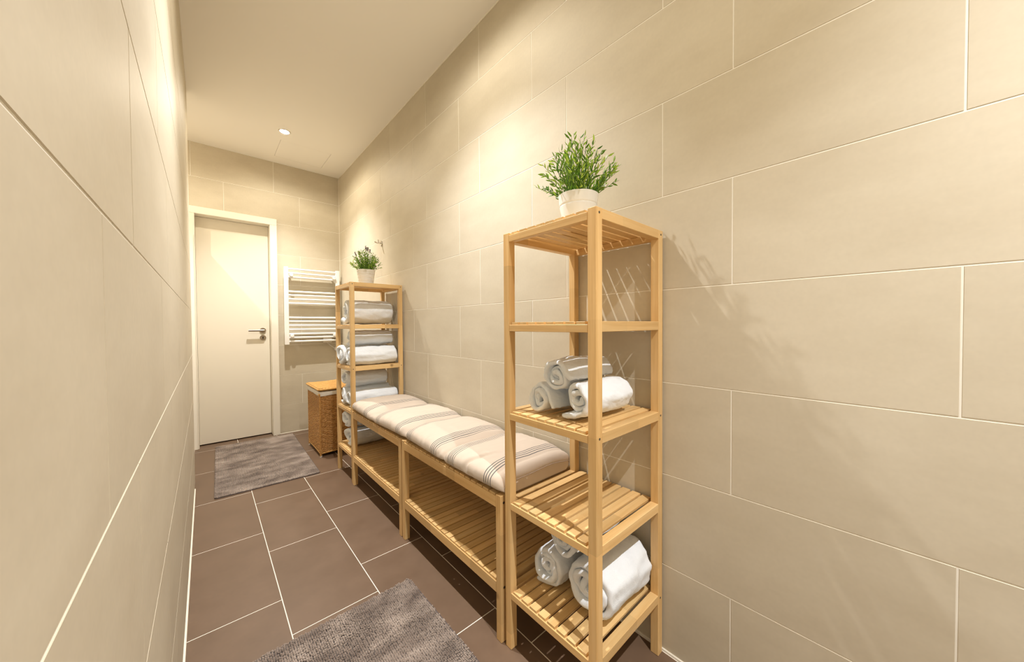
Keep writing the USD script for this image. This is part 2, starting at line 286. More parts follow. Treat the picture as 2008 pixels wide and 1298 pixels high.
# ------------------------------------------------------------------ slatted birch furniture
PW = 0.0275
def rails_and_slats(t, W, L, ztop, nsl, gap0, slw, rail_h, side_h, side_w, side_lo=None):
    """One level: x 0..W (0 = room side), y 0..L; slats lie across on two long rails between two side rails."""
    SL = 0.008
    for x0 in (0.0006, W-0.0206):
        obj('front_rail', cbox((x0, PW, ztop-SL-rail_h), (x0+0.020, L-PW, ztop-SL)), 'wood_y', t)
    for y0 in (0.0006, L-side_w-0.0006):
        obj('side_rail', cbox((PW, y0, ztop-side_h), (W-PW, y0+side_w, ztop)), 'wood_x', t)
    a, b = gap0, L-gap0; n = nsl; g = (b-a-n*slw)/(n+1)
    for i in range(n):
        y0 = a+g+(slw+g)*i
        xa, xb = (0.0035, W-0.0035) if PW < y0 and y0+slw < L-PW else (0.0035, W-0.0035)
        obj('slat', cbox((xa, y0, ztop-SL+0.0002), (xb, y0+slw, ztop), 0.0006), 'wood_x', t)
def shelf_unit(label, loc):
    W, L, H = 0.373, 0.3685, 1.40
    t = thing('shelf_unit', label, 'shelf unit', loc, group='slatted birch shelf towers against the tiled wall')
    for x in (0, W-PW):
        for y in (0, L-PW): obj('post', cbox((x, y, 0), (x+PW, y+PW, H), 0.0016), 'wood_z', t)
    for z in (1.40, 1.105, 0.81, 0.508, 0.204): rails_and_slats(t, W, L, z-0.0004, 8, 0.0300, 0.0300, 0.022, 0.0285, 0.0268)
    for z in (1.386, 0.796, 0.190):
        for x in (PW/2, W-PW/2):
            for y, s in ((0, -1), (L, 1)):
                obj('screw', cyl((x, y-s*0.002, z), (x, y+s*0.0006, z), 0.0032, 12), 'screw', t)
    return t
NS = shelf_unit('near birch shelf tower with a bamboo-like plant on top and two piles of towels', (-0.382, 0, 0))
FS = dup(NS, 'far birch shelf tower packed with rolled towels next to the towel radiator', (-0.388, 1.9895, 0))
def bench(label, loc):
    W, L, H = 0.382, 0.795, 0.510
    t = thing('slatted_bench', label, 'bench', loc, group='slatted birch benches under the striped cushion')
    for x in (0, W-PW):
        for y in (0, L-PW): obj('leg', cbox((x, y, 0), (x+PW, y+PW, H), 0.0016), 'wood_z', t)
    for z, side in ((0.5096, 0.040), (0.2096, 0.032)): rails_and_slats(t, W, L, z, 19, 0.0290, 0.0333, 0.0385, side, 0.0268)
    for z in (0.485, 0.190):
        for x in (PW/2, W-PW/2):
            for y, s in ((0, -1), (L, 1)): obj('screw', cyl((x, y-s*0.002, z), (x, y+s*0.0012, z), 0.0042, 12), 'screw', t)
    return t
B2 = bench('birch bench with slatted lower shelf, next to the near shelf tower', (-0.391, 0.381, 0))
B1 = dup(B2, 'birch bench with slatted lower shelf, next to the far shelf tower', (-0.391, 1.1900, 0))

# ------------------------------------------------------------------ striped cushion on the benches
def cushion():
    CR = [Y0, 0.755, 1.150, 1.565, Y1]                          # seams between its four padded sections
    ny, na = 520, 72
    ys = np.linspace(0, 1, ny); ys = Y0+(Y1-Y0)*ys
    dist_end = np.minimum(ys-Y0, Y1-ys)
    e = np.clip(dist_end/0.055, 0, 1); endf = (1-(1-e)**2.6)**(1/2.6)        # rounded ends
    prof = np.zeros(ny); wid = np.zeros(ny)
    for a, b in zip(CR[:-1], CR[1:]):
        m = (ys >= a) & (ys <= b); s = (ys[m]-a)/(b-a); q = 1-np.abs(2*s-1)**4.5
        prof[m] = q; wid[m] = 1-np.abs(2*s-1)**7
    atend = np.exp(-(dist_end/0.10)**2)
    prof = np.maximum(prof, atend*0.80); wid = np.maximum(wid, atend)
    hgt = (0.047+0.047*prof)*(0.10+0.90*endf)
    half = (0.174+0.024*wid)*(0.78+0.22*endf)
    V, UV = [], []
    cx = -0.2085
    for i, y in enumerate(ys):
        ph = np.linspace(0, 2*np.pi, na, endpoint=False)
        c, s = np.cos(ph), np.sin(ph)
        px = np.sign(c)*np.abs(c)**0.56; pz = np.sign(s)*np.abs(s)**0.74
        x = cx+half[i]*px
        z = 0.5105+hgt[i]*(0.45+np.where(pz > 0, 0.55*pz, 0.45*pz))
        yy = np.full(na, y)
        V.append(np.stack([x, yy, z], 1)); UV.append(np.stack([np.full(na, (y-Y0)/(Y1-Y0)), ph/(2*np.pi)], 1))
    V = np.array(V); UV = np.array(UV)
    P = V.reshape(-1, 3)
    edge = np.clip((np.abs(P[:, 0]-cx)-0.10)/0.09, 0, 1)
    near_seam = sum(np.exp(-((P[:, 1]-c)/0.045)**2) for c in CR[1:-1])
    wr = meshkit.noise(P*np.array([9, 60, 20])+5, 3)-0.5        # gathers running across the edge
    wr2 = meshkit.fbm(P*np.array([14, 16, 14])+40, 3, 5)-0.5
    wr3 = meshkit.noise(P*np.array([30, 34, 30])+11, 8)-0.5
    topm = np.clip((P[:, 2]-0.52)/0.03, 0, 1)
    P[:, 0] += np.sign(P[:, 0]-cx)*edge*(0.010*wr*(0.4+near_seam)+0.004*wr3*near_seam)*topm
    P[:, 2] += topm*(0.012*wr2+0.010*wr*edge*(0.25+near_seam)+0.006*wr3*near_seam*edge)
    # diagonal tuck on the front edge where the last section folds
    f = np.exp(-(((P[:, 1]-0.565)+0.55*(P[:, 0]+0.40))/0.012)**2)*np.clip((-P[:, 0]-0.27)/0.09, 0, 1)
    P[:, 2] -= 0.010*f*topm; P[:, 0] += 0.008*f*topm
    # the whole pad lies a little wavy along its length
    P[:, 0] = cx+(P[:, 0]-cx)*1.0+0.006*np.sin(P[:, 1]*7.0)*np.clip(-(P[:, 0]-cx)/0.19, 0, 1)
    P[:, 0] = np.minimum(P[:, 0], -0.012); P[:, 2] = np.maximum(P[:, 2], 0.5102)
    uv = UV.reshape(-1, 2)
    uv[:, 0] += (0.006*(meshkit.noise(P*np.array([7, 4, 7]), 21)-0.5)*2)/(Y1-Y0)
    i, j = np.meshgrid(np.arange(ny-1), np.arange(na), indexing='ij')
    q = np.stack([i*na+j, i*na+(j+1) % na, (i+1)*na+(j+1) % na, (i+1)*na+j], -1).reshape(-1, 4)
    f = np.vstack([q[:, [0, 2, 1]], q[:, [0, 3, 2]]])
    n = len(P); P = np.vstack([P, P[:na].mean(0), P[-na:].mean(0)]); uv = np.vstack([uv, uv[0], uv[-1]])
    k = np.arange(na); ee = (ny-1)*na
    f = np.vstack([f, np.stack([k*0+n, k, (k+1) % na], 1), np.stack([k*0+n+1, ee+(k+1) % na, ee+k], 1)])
    c = thing('bench_cushion', 'long beige cushion with thin grey stripes lying across both benches', 'cushion')
    obj('cover', trimesh.Trimesh(P, f[:, ::-1], process=False), 'cushion_cover', c, smooth=True, uv=uv)
    ztop = 0.5105+hgt; i0 = int(np.argmax(ztop > 0.547)); r = P[:ny*na].reshape(ny, na, 3)[i0]
    r = r[(np.linspace(0, 2*np.pi, na, endpoint=False) > 0.02) & (np.linspace(0, 2*np.pi, na, endpoint=False) < np.pi-0.02)]
    obj('seam', tube(r+np.array([0, -0.0004, 0.0003]), 0.0011, 6), 'cushion_seam', c, smooth=True, label='sewn seam along the near end')
cushion()

# ------------------------------------------------------------------ rolled towels
def towel(label, x0, x1, y, z, ry, rz, turns=4.2, seed=1, flap=None, tilt=0.0, start=-0.5, skew=0.0, hand=1):
    """A towel rolled up along x, its spiral end at x0; flap: how far the outer end lies out along the shelf."""
    rg = np.random.default_rng(seed)
    N, ME = 60*int(math.ceil(turns)), 8
    th = np.linspace(0, turns*2*np.pi, N); r_in = 0.12
    rad = r_in+(1-r_in)*(th/th[-1])
    pitch = (1-r_in)/turns
    wob = 1+(0.07*np.sin(2*th*0.93+rg.uniform(0, 6))+0.06*np.sin(3*th*0.81+rg.uniform(0, 6)))*(1.25-0.75*rad)
    a = start*np.pi-(th[-1]-th)
    cxy = np.stack([np.cos(a)*rad*wob, np.sin(a)*rad*wob], 1)
    tang = np.gradient(cxy, axis=0); tang /= np.linalg.norm(tang, axis=1, keepdims=True); nor = np.stack([tang[:, 1], -tang[:, 0]], 1)
    half = 0.495*pitch*np.ones(N); half[:4] *= np.linspace(.3, 1, 4); half[-6:] *= np.linspace(1, .45, 6)
    if flap:                                                    # carry the outer end on in its own direction
        m = 14; s = np.linspace(0, 1, m+1)[1:]; d0 = tang[-1]
        ext = cxy[-1]+np.stack([d0[0]*s*flap, d0[1]*s*flap-0.06*s**2], 1); cxy = np.vstack([cxy, ext])
        nor = np.vstack([nor, np.repeat(nor[-1:], m, 0)]); half = np.concatenate([half[:N-6], np.full(6, half[0:].max()), np.full(m-4, half.max()), half.max()*np.linspace(.95, .5, 4)]); th = np.concatenate([th, th[-1]+s*2]); N = len(cxy)
    R = (ry+rz)/2
    L = x1-x0
    stag = 0.008*np.sin(th*0.55+rg.uniform(0, 6))+0.004*np.sin(th*1.7+rg.uniform(0, 6))+0.010*(1-rad[np.minimum(np.arange(N), len(rad)-1)])
    V = []
    nx = 40
    for i in range(N):
        hh = half[i]
        # loop around the sheet's section: outer face from x0 to x1, rounded end, inner face back, rounded end
        xs = np.linspace(0.04, 0.96, nx)
        arc = np.linspace(-np.pi/2, np.pi/2, ME)
        loop = [(L*q, hh) for q in xs]
        er = min(hh*R, 0.012)
        loop = [(er+(L-2*er)*q, hh) for q in np.linspace(0, 1, nx)]
        loop += [(L-er+er*math.cos(b), hh*math.sin(b)) for b in np.linspace(np.pi/2, -np.pi/2, ME)[1:-1]]
        loop += [(er+(L-2*er)*q, -hh) for q in np.linspace(1, 0, nx)]
        loop += [(er-er*math.cos(b), hh*math.sin(b)) for b in np.linspace(-np.pi/2, np.pi/2, ME)[1:-1]]
        lo = np.array(loop)
        p2 = cxy[i]+nor[i]*lo[:, 1:2]
        xx = x0+lo[:, 0]+stag[i]*(1-lo[:, 0]/L*2)
        V.append(np.stack([xx, hand*p2[:, 0]*ry, p2[:, 1]*rz], 1))
    V = np.array(V); M = V.shape[1]; P = V.reshape(-1, 3)
    t_ = (P[:, 0]-x0)/L
    bul = 1+0.05*np.sin(np.pi*np.clip(t_, 0, 1))-0.03
    P[:, 1] *= bul; P[:, 2] *= bul
    cs, sn = math.cos(tilt), math.sin(tilt); yy, zz = P[:, 1]*cs-P[:, 2]*sn, P[:, 1]*sn+P[:, 2]*cs
    P[:, 1], P[:, 2] = yy+y+skew*(P[:, 0]-x0), zz+z
    nz = meshkit.fbm(P*22+seed*3.1, 3, seed)-0.5; nz2 = meshkit.noise(P*150+seed, seed+9)-0.5
    dirv = np.stack([0*P[:, 0], P[:, 1]-y, P[:, 2]-z], 1); dirv /= np.linalg.norm(dirv, axis=1, keepdims=True)+1e-9
    wv = np.stack([meshkit.noise(P*np.array([12, 42, 42])+seed, 31), meshkit.noise(P*np.array([12, 42, 42])+seed+7, 37)], 1)-0.5
    nz3 = meshkit.noise(P*340+seed, seed+4)-0.5
    P = P+dirv*(0.009*nz+0.0020*nz2+0.0011*nz3)[:, None]; P[:, 0] += 0.007*(meshkit.noise(P*40+9, seed)-0.5)+0.0016*nz3
    P[:, 1:] += 0.008*wv
    i, j = np.meshgrid(np.arange(N-1), np.arange(M), indexing='ij')
    q = np.stack([i*M+j, i*M+(j+1) % M, (i+1)*M+(j+1) % M, (i+1)*M+j], -1).reshape(-1, 4)
    f = np.vstack([q[:, [0, 1, 2]], q[:, [0, 2, 3]]]); n = len(P)
    P = np.vstack([P, P[:M].mean(0), P[-M:].mean(0)]); k = np.arange(M); e = (N-1)*M
    f = np.vstack([f, np.stack([k*0+n, (k+1) % M, k], 1), np.stack([k*0+n+1, e+k, e+(k+1) % M], 1)])
    m = trimesh.Trimesh(P, f, process=False)
    if m.volume < 0: m.invert()
    return m
TOWELS = []
def put_towel(label, floor_z, x0, x1, y, ry, rz, lift=None, **kw):
    m = towel(label, x0, x1, y, 0.0, ry, rz, **kw)
    m.apply_translation((0, 0, (floor_z-m.bounds[0, 2]+0.0004) if lift is None else lift))
    obj('rolled_towel', m, 'terry', smooth=True, label=label, cat='towel', group='rolled white towels on the shelf towers')
S3, S5 = 0.81, 0.204
put_towel('white rolled towel at the bottom left of the three on the near tower\'s middle shelf', S3, -0.337, -0.105, 0.254, 0.044, 0.045, seed=2, flap=0.75, start=0.93, turns=2.7)
put_towel('white rolled towel at the bottom right of the three on the near tower\'s middle shelf', S3, -0.325, -0.095, 0.110, 0.047, 0.046, seed=5, flap=1.15, start=-0.52, turns=2.4)
put_towel('white rolled towel on top of the pile on the near tower\'s middle shelf', S3, -0.332, -0.100, 0.186, 0.047, 0.046, seed=8, flap=0.65, start=0.85, turns=2.8, lift=0.938)
put_towel('white rolled towel at the left of the pile on the near tower\'s bottom shelf', S5, -0.290, -0.045, 0.268, 0.060, 0.064, seed=11, flap=0.45, start=-0.42, turns=3.2)
put_towel('large white rolled towel at the right of the pile on the near tower\'s bottom shelf', S5, -0.287, -0.030, 0.106, 0.080, 0.073, seed=13, flap=0.35, start=1.30, turns=3.0)
put_towel('white rolled towel on top of the pile on the near tower\'s bottom shelf', S5, -0.290, -0.050, 0.198, 0.054, 0.052, seed=17, turns=3.3, start=0.9, flap=0.4, lift=0.400)
T2, T3, T4, T5 = 1.105, 0.81, 0.508, 0.204
put_towel('single thick rolled towel on the far tower\'s second shelf, right under the top', T2, -0.366, -0.035, 2.205, 0.092, 0.079, seed=21, turns=2.0, start=-0.35, flap=0.3)
put_towel('left rolled towel at the bottom of the pile on the far tower\'s third shelf', T3, -0.402, -0.040, 2.232, 0.070, 0.068, seed=23, turns=2.2, start=-0.4)
put_towel('right rolled towel at the bottom of the pile on the far tower\'s third shelf', T3, -0.385, -0.035, 2.083, 0.054, 0.062, seed=27, turns=2.2, start=-0.45, flap=0.3)
put_towel('rolled towel on top of the pile on the far tower\'s third shelf', T3, -0.362, -0.055, 2.140, 0.066, 0.048, seed=29, turns=2.2, start=-0.4, lift=1.012)
put_towel('left rolled towel at the bottom of the pile on the far tower\'s fourth shelf', T4, -0.375, -0.040, 2.246, 0.058, 0.060, seed=31, turns=2.3, start=-0.3)
put_towel('right rolled towel at the bottom of the pile on the far tower\'s fourth shelf', T4, -0.375, -0.035, 2.106, 0.058, 0.056, seed=33, turns=2.3, start=-0.45)
put_towel('rolled towel on top of the pile on the far tower\'s fourth shelf', T4, -0.375, -0.070, 2.205, 0.062, 0.052, seed=35, turns=2.4, start=-0.5, lift=0.706)
put_towel('lower of the two thick rolled towels on the far tower\'s bottom shelf', T5, -0.358, -0.035, 2.190, 0.100, 0.056, seed=37, turns=1.9, start=-0.45, flap=0.2)
put_towel('upper of the two thick rolled towels on the far tower\'s bottom shelf', T5, -0.372, -0.045, 2.215, 0.092, 0.056, seed=39, turns=1.9, start=-0.4, lift=0.408)

# ------------------------------------------------------------------ potted plants on the towers
def pot(t, matname, rings):
    H, R1, R0 = 0.120, 0.066, 0.049
    pr = [(0.0, 0.0), (R0-0.004, 0.0), (R0, 0.004)]
    for zz in np.linspace(0.006, H-0.002, 60):
        r = R0+(R1-R0)*(zz/H)**0.9
        for g in rings:
            r -= 0.0016*math.exp(-((zz-g)/0.0016)**2)
        pr.append((r, zz))
    pr += [(R1, H-0.001), (R1-0.0015, H), (R1-0.0045, H-0.001), (R1-0.006, H-0.02), (R1-0.010, H-0.022), (0.0, H-0.022)]
    obj('pot', lathe(pr, 72), matname, t, smooth=50)
    obj('soil', lathe([(0.0, H-0.0215), (R1-0.009, H-0.0215), (R1-0.012, H-0.017), (0.0, H-0.013)], 40), 'soil', t, smooth=60)
def leaf_mesh(base, d, n, ln, wd, fold=0.25):
    """A pointed leaf of real shape: a folded blade with a slight curl and thickness of its own edges."""
    d = d/np.linalg.norm(d); s = np.cross(d, n); s /= np.linalg.norm(s)+1e-9; n = np.cross(s, d)
    T = np.array([0.0, 0.18, 0.45, 0.75, 1.0]); Wd = np.array([0.08, 0.75, 1.0, 0.6, 0.0])*wd/2
    P = []
    for tt, ww in zip(T, Wd):
        c = base+d*ln*tt-n*0.10*ln*tt*tt
        P += [c-s*ww+n*ww*fold, c, c+s*ww+n*ww*fold]
    F = []
    for i in range(4):
        a, b = 3*i, 3*i+3
        F += [(a, a+1, b+1), (a, b+1, b), (a+1, a+2, b+2), (a+1, b+2, b+1)]
    return np.array(P), np.array(F)
def stem_path(rg, spread, top, z0):
    az = rg.uniform(0, 2*np.pi); q = rg.uniform(0, 1)**0.42; r0 = 0.045*q
    lean = q*spread; hgt = top*(1-0.66*q**2.6)*rg.uniform(0.82, 1.05)
    s = np.linspace(0, 1, 12)[:, None]
    dirh = np.array([math.cos(az), math.sin(az), 0])
    bend = np.array([math.cos(az+1.2), math.sin(az+1.2), 0])*rg.uniform(-0.02, 0.02)
    return np.array([0, 0, z0])+dirh*(r0+(lean-r0)*s**1.35)+bend*s**2+np.array([0, 0, 1.0])*hgt*(s-0.12*q*s**2)
def plant_near(label, loc):
    t = thing('potted_plant', label, 'potted plant', loc); pot(t, 'ceramic', (0.035, 0.085)); rg = np.random.default_rng(5)
    z0 = 0.100; total = 0
    for k in range(84):
        p = stem_path(rg, 0.134, 0.218, z0)
        if k < 5: p = np.array([0, 0, z0])+(p-np.array([0, 0, z0]))*np.array([1, 1, 1.10])
        st = obj('sprig', tube(p, np.linspace(0.0011, 0.0005, 12), 5), 'stem_green', t, smooth=True)
        tn = np.gradient(p, axis=0); individual = k < 25
        nl = 12; parts = []
        for j in range(nl):
            s = 0.20+0.77*j/(nl-1); i0 = min(int(s*11), 10); f = s*11-i0; b = p[i0]*(1-f)+p[i0+1]*f; d = tn[i0]/np.linalg.norm(tn[i0])
            side = np.cross(d, rg.normal(size=3)); side /= np.linalg.norm(side)
            dd = d*rg.uniform(0.7, 1.0)+side*rg.uniform(0.45, 0.85); ln = rg.uniform(0.019, 0.028)*(1.0-0.15*s)
            v, fa = leaf_mesh(b, dd, np.cross(d, side)+rg.normal(size=3)*0.5, ln, ln*rg.uniform(0.22, 0.31))
            m = trimesh.Trimesh(v, fa, process=False)
            if individual: obj('leaf', m, 'leaf_light' if rg.random() < 0.15+0.75*s else 'leaf_dark', st, smooth=True)
            else: parts.append(m)
        if parts: obj('leaf_tuft', cat_(*parts), 'leaf_dark' if k % 3 else 'leaf_light', st, smooth=True, kind='stuff')
    return t
def plant_far(label, loc):
    t = thing('potted_plant', label, 'potted plant', loc); pot(t, 'ceramic_matt', (0.03, 0.055, 0.08, 0.1)); rg = np.random.default_rng(9)
    for k in range(110):
        p = stem_path(rg, 0.120, 0.188, 0.100)
        tn = np.gradient(p, axis=0); ms = []
        for j in range(13):
            s = 0.1+0.88*j/12; i0 = min(int(s*11), 10); b = p[i0]; d = tn[i0]/np.linalg.norm(tn[i0])
            side = np.cross(d, rg.normal(size=3)); side /= np.linalg.norm(side)
            ln = rg.uniform(0.014, 0.022)
            v, fa = leaf_mesh(b, d*rg.uniform(0.6, 1.0)+side*0.7, rg.normal(size=3), ln, ln*0.26); ms.append(trimesh.Trimesh(v, fa, process=False))
        st = obj('sprig', tube(p, np.linspace(0.0012, 0.0006, 12), 5), 'stem_green', t, smooth=True)
        obj('leaf_tuft', cat_(*ms), 'leaf_light' if k % 2 == 0 else 'leaf_dark', st, smooth=True, kind='stuff')
    for az, r, z in ((2.4, 0.055, 0.258), (2.9, 0.075, 0.246), (0.3, 0.012, 0.290), (-0.6, 0.018, 0.288), (1.2, 0.004, 0.296), (-0.2, 0.030, 0.276)):
        p = np.array([math.cos(az)*r, math.sin(az)*r, z]); q = np.array([math.cos(az)*r*.5, math.sin(az)*r*.5, 0.13])
        s = np.linspace(0, 1, 8)[:, None]; fl = obj('flower_stem', tube(q+(p-q)*s, 0.0009, 5), 'stem_green', t, smooth=True)
        bl = []
        for i in range(26):
            c = p+(p-q)/np.linalg.norm(p-q)*(-0.02+0.026*i/26); o = rg.normal(size=3); o /= np.linalg.norm(o)
            bl.append(trimesh.creation.icosphere(1, 0.0026).apply_translation(c+o*0.0042))
        obj('flower_head', cat_(*bl), 'lavender', fl, smooth=True, label='greyish lavender flower head', kind='stuff')
    return t
plant_near('bamboo-like green plant in a glossy white pot on the near shelf tower', (-0.205, 0.192, 1.400))
plant_far('small bushy plant with lavender flower tips in a white pot on the far shelf tower', (-0.212, 2.190, 1.400))

# ------------------------------------------------------------------ wicker laundry basket
def weave(a, b, z0, z1, nrow, nst, bulge=0.004):
    """A woven panel from corner a to b: strands over and under upright stakes, as one relief surface."""
    a, b = np.array(a, float), np.array(b, float); L = np.linalg.norm(b-a); d = (b-a)/L; nrm = np.array([d[1], -d[0]])
    nu, nv = nst*4+1, nrow*5+1
    u = np.linspace(0, 1, nu); v = np.linspace(0, 1, nv)
    U, Vv = np.meshgrid(u, v)
    row = np.minimum((Vv*nrow).astype(int), nrow-1); fr = Vv*nrow-row
    rnd = np.random.default_rng(3).normal(size=(nrow+1, nst+1))
    ph = np.cos(np.pi*(U*nst+row)); strand = np.sqrt(np.clip(1-(2*fr-1)**2, 0, 1))
    h = bulge*(0.35+0.5*ph)*1.0+0.0035*strand+0.0008*rnd[row, (U*nst).astype(int)]
    P = np.stack([a[0]+d[0]*L*U+nrm[0]*h, a[1]+d[1]*L*U+nrm[1]*h, z0+(z1-z0)*Vv+0.002*np.sin(U*nst*1.3+row)], -1).reshape(-1, 3)
    i, j = np.meshgrid(np.arange(nv-1), np.arange(nu-1), indexing='ij')
    q = np.stack([i*nu+j, i*nu+j+1, (i+1)*nu+j+1, (i+1)*nu+j], -1).reshape(-1, 4)
    return trimesh.Trimesh(P, np.vstack([q[:, [0, 1, 2]], q[:, [0, 2, 3]]]), process=False)
def basket():
    x0, x1, y0, y1, H = -0.430, -0.100, 2.690, 3.100, 0.560
    t = thing('laundry_basket', 'brown wicker laundry basket with woven lid and white liner, on the floor under the radiator', 'laundry basket', ((x0+x1)/2, (y0+y1)/2, 0))
    hx, hy = (x1-x0)/2, (y1-y0)/2; ti = 0.012
    for pa, pb, n in (((-hx, -hy), (hx, -hy), 15), ((hx, -hy), (hx, hy), 18), ((hx, hy), (-hx, hy), 15), ((-hx, hy), (-hx, -hy), 18)):
        obj('woven_side', weave(pa, pb, 0.03, H-0.045, 74, n+4), 'wicker', t, smooth=True)
    obj('inner_frame', cbox((-hx+0.004, -hy+0.004, 0.022), (hx-0.004, hy-0.004, H-0.04), 0.003), 'wicker', t)
    for sx in (-1, 1):
        for sy in (-1, 1):
            obj('corner_post', cyl((sx*(hx+0.001), sy*(hy+0.001), 0.008), (sx*(hx+0.001), sy*(hy+0.001), H-0.03), 0.0085, 14), 'wicker', t, smooth=40)
            obj('foot', cyl((sx*hx, sy*hy, 0.0), (sx*hx, sy*hy, 0.012), 0.009, 14), 'plastic_white', t, smooth=40)
    pts = [(-hx, -hy), (hx, -hy), (hx, hy), (-hx, hy), (-hx, -hy)]
    band = [tube(np.linspace((*a, 0.028), (*b, 0.028), 24)+np.stack([0*np.arange(24), 0*np.arange(24), 0.006*np.sin(np.linspace(0, np.pi, 24))], 1), 0.0075, 8) for a, b in zip(pts[:-1], pts[1:])]
    for bnd in band: obj('bottom_rim', bnd, 'wicker_light', t, smooth=True)
    # folded-over liner
    ang = np.linspace(0, 1, 160, endpoint=False); ring = []
    per = 2*(2*hx+2*hy)
    for q in ang:
        s = q*per
        if s < 2*hx: ring.append((-hx+s, -hy, 0, -1))
        elif s < 2*hx+2*hy: ring.append((hx, -hy+s-2*hx, 1, 0))
        elif s < 4*hx+2*hy: ring.append((hx-(s-2*hx-2*hy), hy, 0, 1))
        else: ring.append((-hx, hy-(s-4*hx-2*hy), -1, 0))
    ring = np.array(ring); V = []
    wob = meshkit.noise(np.stack([ang*40, 0*ang, 0*ang], 1), 4)-0.5
    for off, zz in ((0.002, H-0.012), (0.009, H-0.012), (0.013, H-0.022), (0.012, H-0.046), (0.006, H-0.050), (0.002, H-0.046)):
        V.append(np.stack([ring[:, 0]+ring[:, 2]*(off+0.006*wob), ring[:, 1]+ring[:, 3]*(off+0.006*wob), zz+0.010*wob*(zz < H-0.03)], 1))
    V = np.array(V); nr, na = V.shape[:2]; i, j = np.meshgrid(np.arange(nr), np.arange(na), indexing='ij')
    q = np.stack([i*na+j, i*na+(j+1) % na, ((i+1) % nr)*na+(j+1) % na, ((i+1) % nr)*na+j], -1).reshape(-1, 4)
    lm = trimesh.Trimesh(V.reshape(-1, 3), np.vstack([q[:, [0, 1, 2]], q[:, [0, 2, 3]]]), process=False); trimesh.repair.fix_normals(lm)
    obj('liner', lm, 'liner', t, smooth=True, label='white cloth liner folded over the rim')
    obj('liner_button', rbox((-hx-0.020, -hy-0.020, H-0.040), (-hx-0.004, -hy-0.004, H-0.030), 0.004), 'wicker_light', t, smooth=40)
    # lid
    nu, nv = 150, 260; U, Vv = np.meshgrid(np.linspace(-hx-0.012, hx+0.012, nu), np.linspace(-hy-0.012, hy+0.012, nv))
    col = np.floor((U+1)/0.012); rw = np.floor((Vv+1)/0.007); frr = (Vv+1)/0.007-rw
    zz = H+0.012+0.0022*np.cos(np.pi*((U+1)/0.012+rw))+0.002*np.sqrt(np.clip(1-(2*frr-1)**2, 0, 1))+0.002*np.sin(U*25)
    P = np.stack([U, Vv, zz], -1).reshape(-1, 3); i, j = np.meshgrid(np.arange(nv-1), np.arange(nu-1), indexing='ij')
    q = np.stack([i*nu+j, i*nu+j+1, (i+1)*nu+j+1, (i+1)*nu+j], -1).reshape(-1, 4)
    lid = obj('lid', cat_(trimesh.Trimesh(P, np.vstack([q[:, [0, 1, 2]], q[:, [0, 2, 3]]]), process=False), cbox((-hx-0.010, -hy-0.010, H-0.006), (hx+0.010, hy+0.010, H+0.009), 0.003)), 'wicker_light', t, smooth=50)
    for a, b in zip(pts[:-1], pts[1:]):
        a, b = np.array(a)*(1+0.014/hx), np.array(b)*(1+0.014/hy)
        lp = np.linspace((*a, H+0.004), (*b, H+0.004), 60); lp[:, 2] += 0.0008*np.sin(np.arange(60)*1.3)
        obj('lid_edge', tube(lp, 0.009, 8), 'wicker_light', lid, smooth=True)
basket()

# ------------------------------------------------------------------ towel radiator and wall hook
def radiator():
    x0, x1, z0, z1, Y = -0.545, -0.030, 0.910, 1.694, 3.570
    t = thing('towel_radiator', 'white ladder towel radiator with flat side posts mounted on the end wall', 'towel radiator', ((x0+x1)/2, Y, z0))
    ox = (x0+x1)/2
    for a in (x0, x1-0.040): obj('upright', rbox((a-ox, -0.015, 0), (a+0.040-ox, 0.015, z1-z0), 0.005, 3), 'radiator_white', t, smooth=40)
    for z in (1.673, 1.632, 1.591, 1.446, 1.409, 1.369, 1.327, 1.183, 1.144, 1.103, 1.062, 1.017, 0.980, 0.941):
        obj('rung', cyl((x0+0.03-ox, 0.0, z-z0), (x1-0.03-ox, 0.0, z-z0), 0.0105, 20), 'radiator_white', t, smooth=40)
    for x in (-0.482, -0.089):
        for z in (1.609, 0.998):
            b = obj('wall_bracket', cat_(cyl((x-ox, -0.020, z-z0), (x-ox, YE-Y+0.001, z-z0), 0.009, 20)), 'radiator_white', t, smooth=40)
            obj('bracket_cap', lathe([(0, -0.002), (0.013, -0.002), (0.0165, 0.003), (0.0165, 0.018), (0.013, 0.023), (0, 0.024)], 28).apply_transform(rot(math.pi/2, (1, 0, 0))).apply_translation((x-ox, -0.012, z-z0)), 'radiator_white', b, smooth=40)
    obj('heater_box', rbox((-0.192-ox, 0.012, 0.918-z0), (-0.108-ox, 0.050, 0.995-z0), 0.006, 3), 'plastic_white', t, smooth=40, label='small white heating element box')
    s = np.linspace(0, 1, 90); cx = -0.150-ox+0.085*s; cz = 0.918-z0-0.075*s**0.8
    obj('coiled_cord', tube(np.stack([cx+0.004*np.cos(s*60), 0.035+0.004*np.sin(s*60), cz], 1), 0.0022, 6), 'plastic_white', t, smooth=True)
    obj('cord_plug', rbox((-0.075-ox, 0.025, 0.825-z0), (-0.045-ox, YE-Y, 0.865-z0), 0.008, 3), 'plastic_white', t, smooth=40)
radiator()
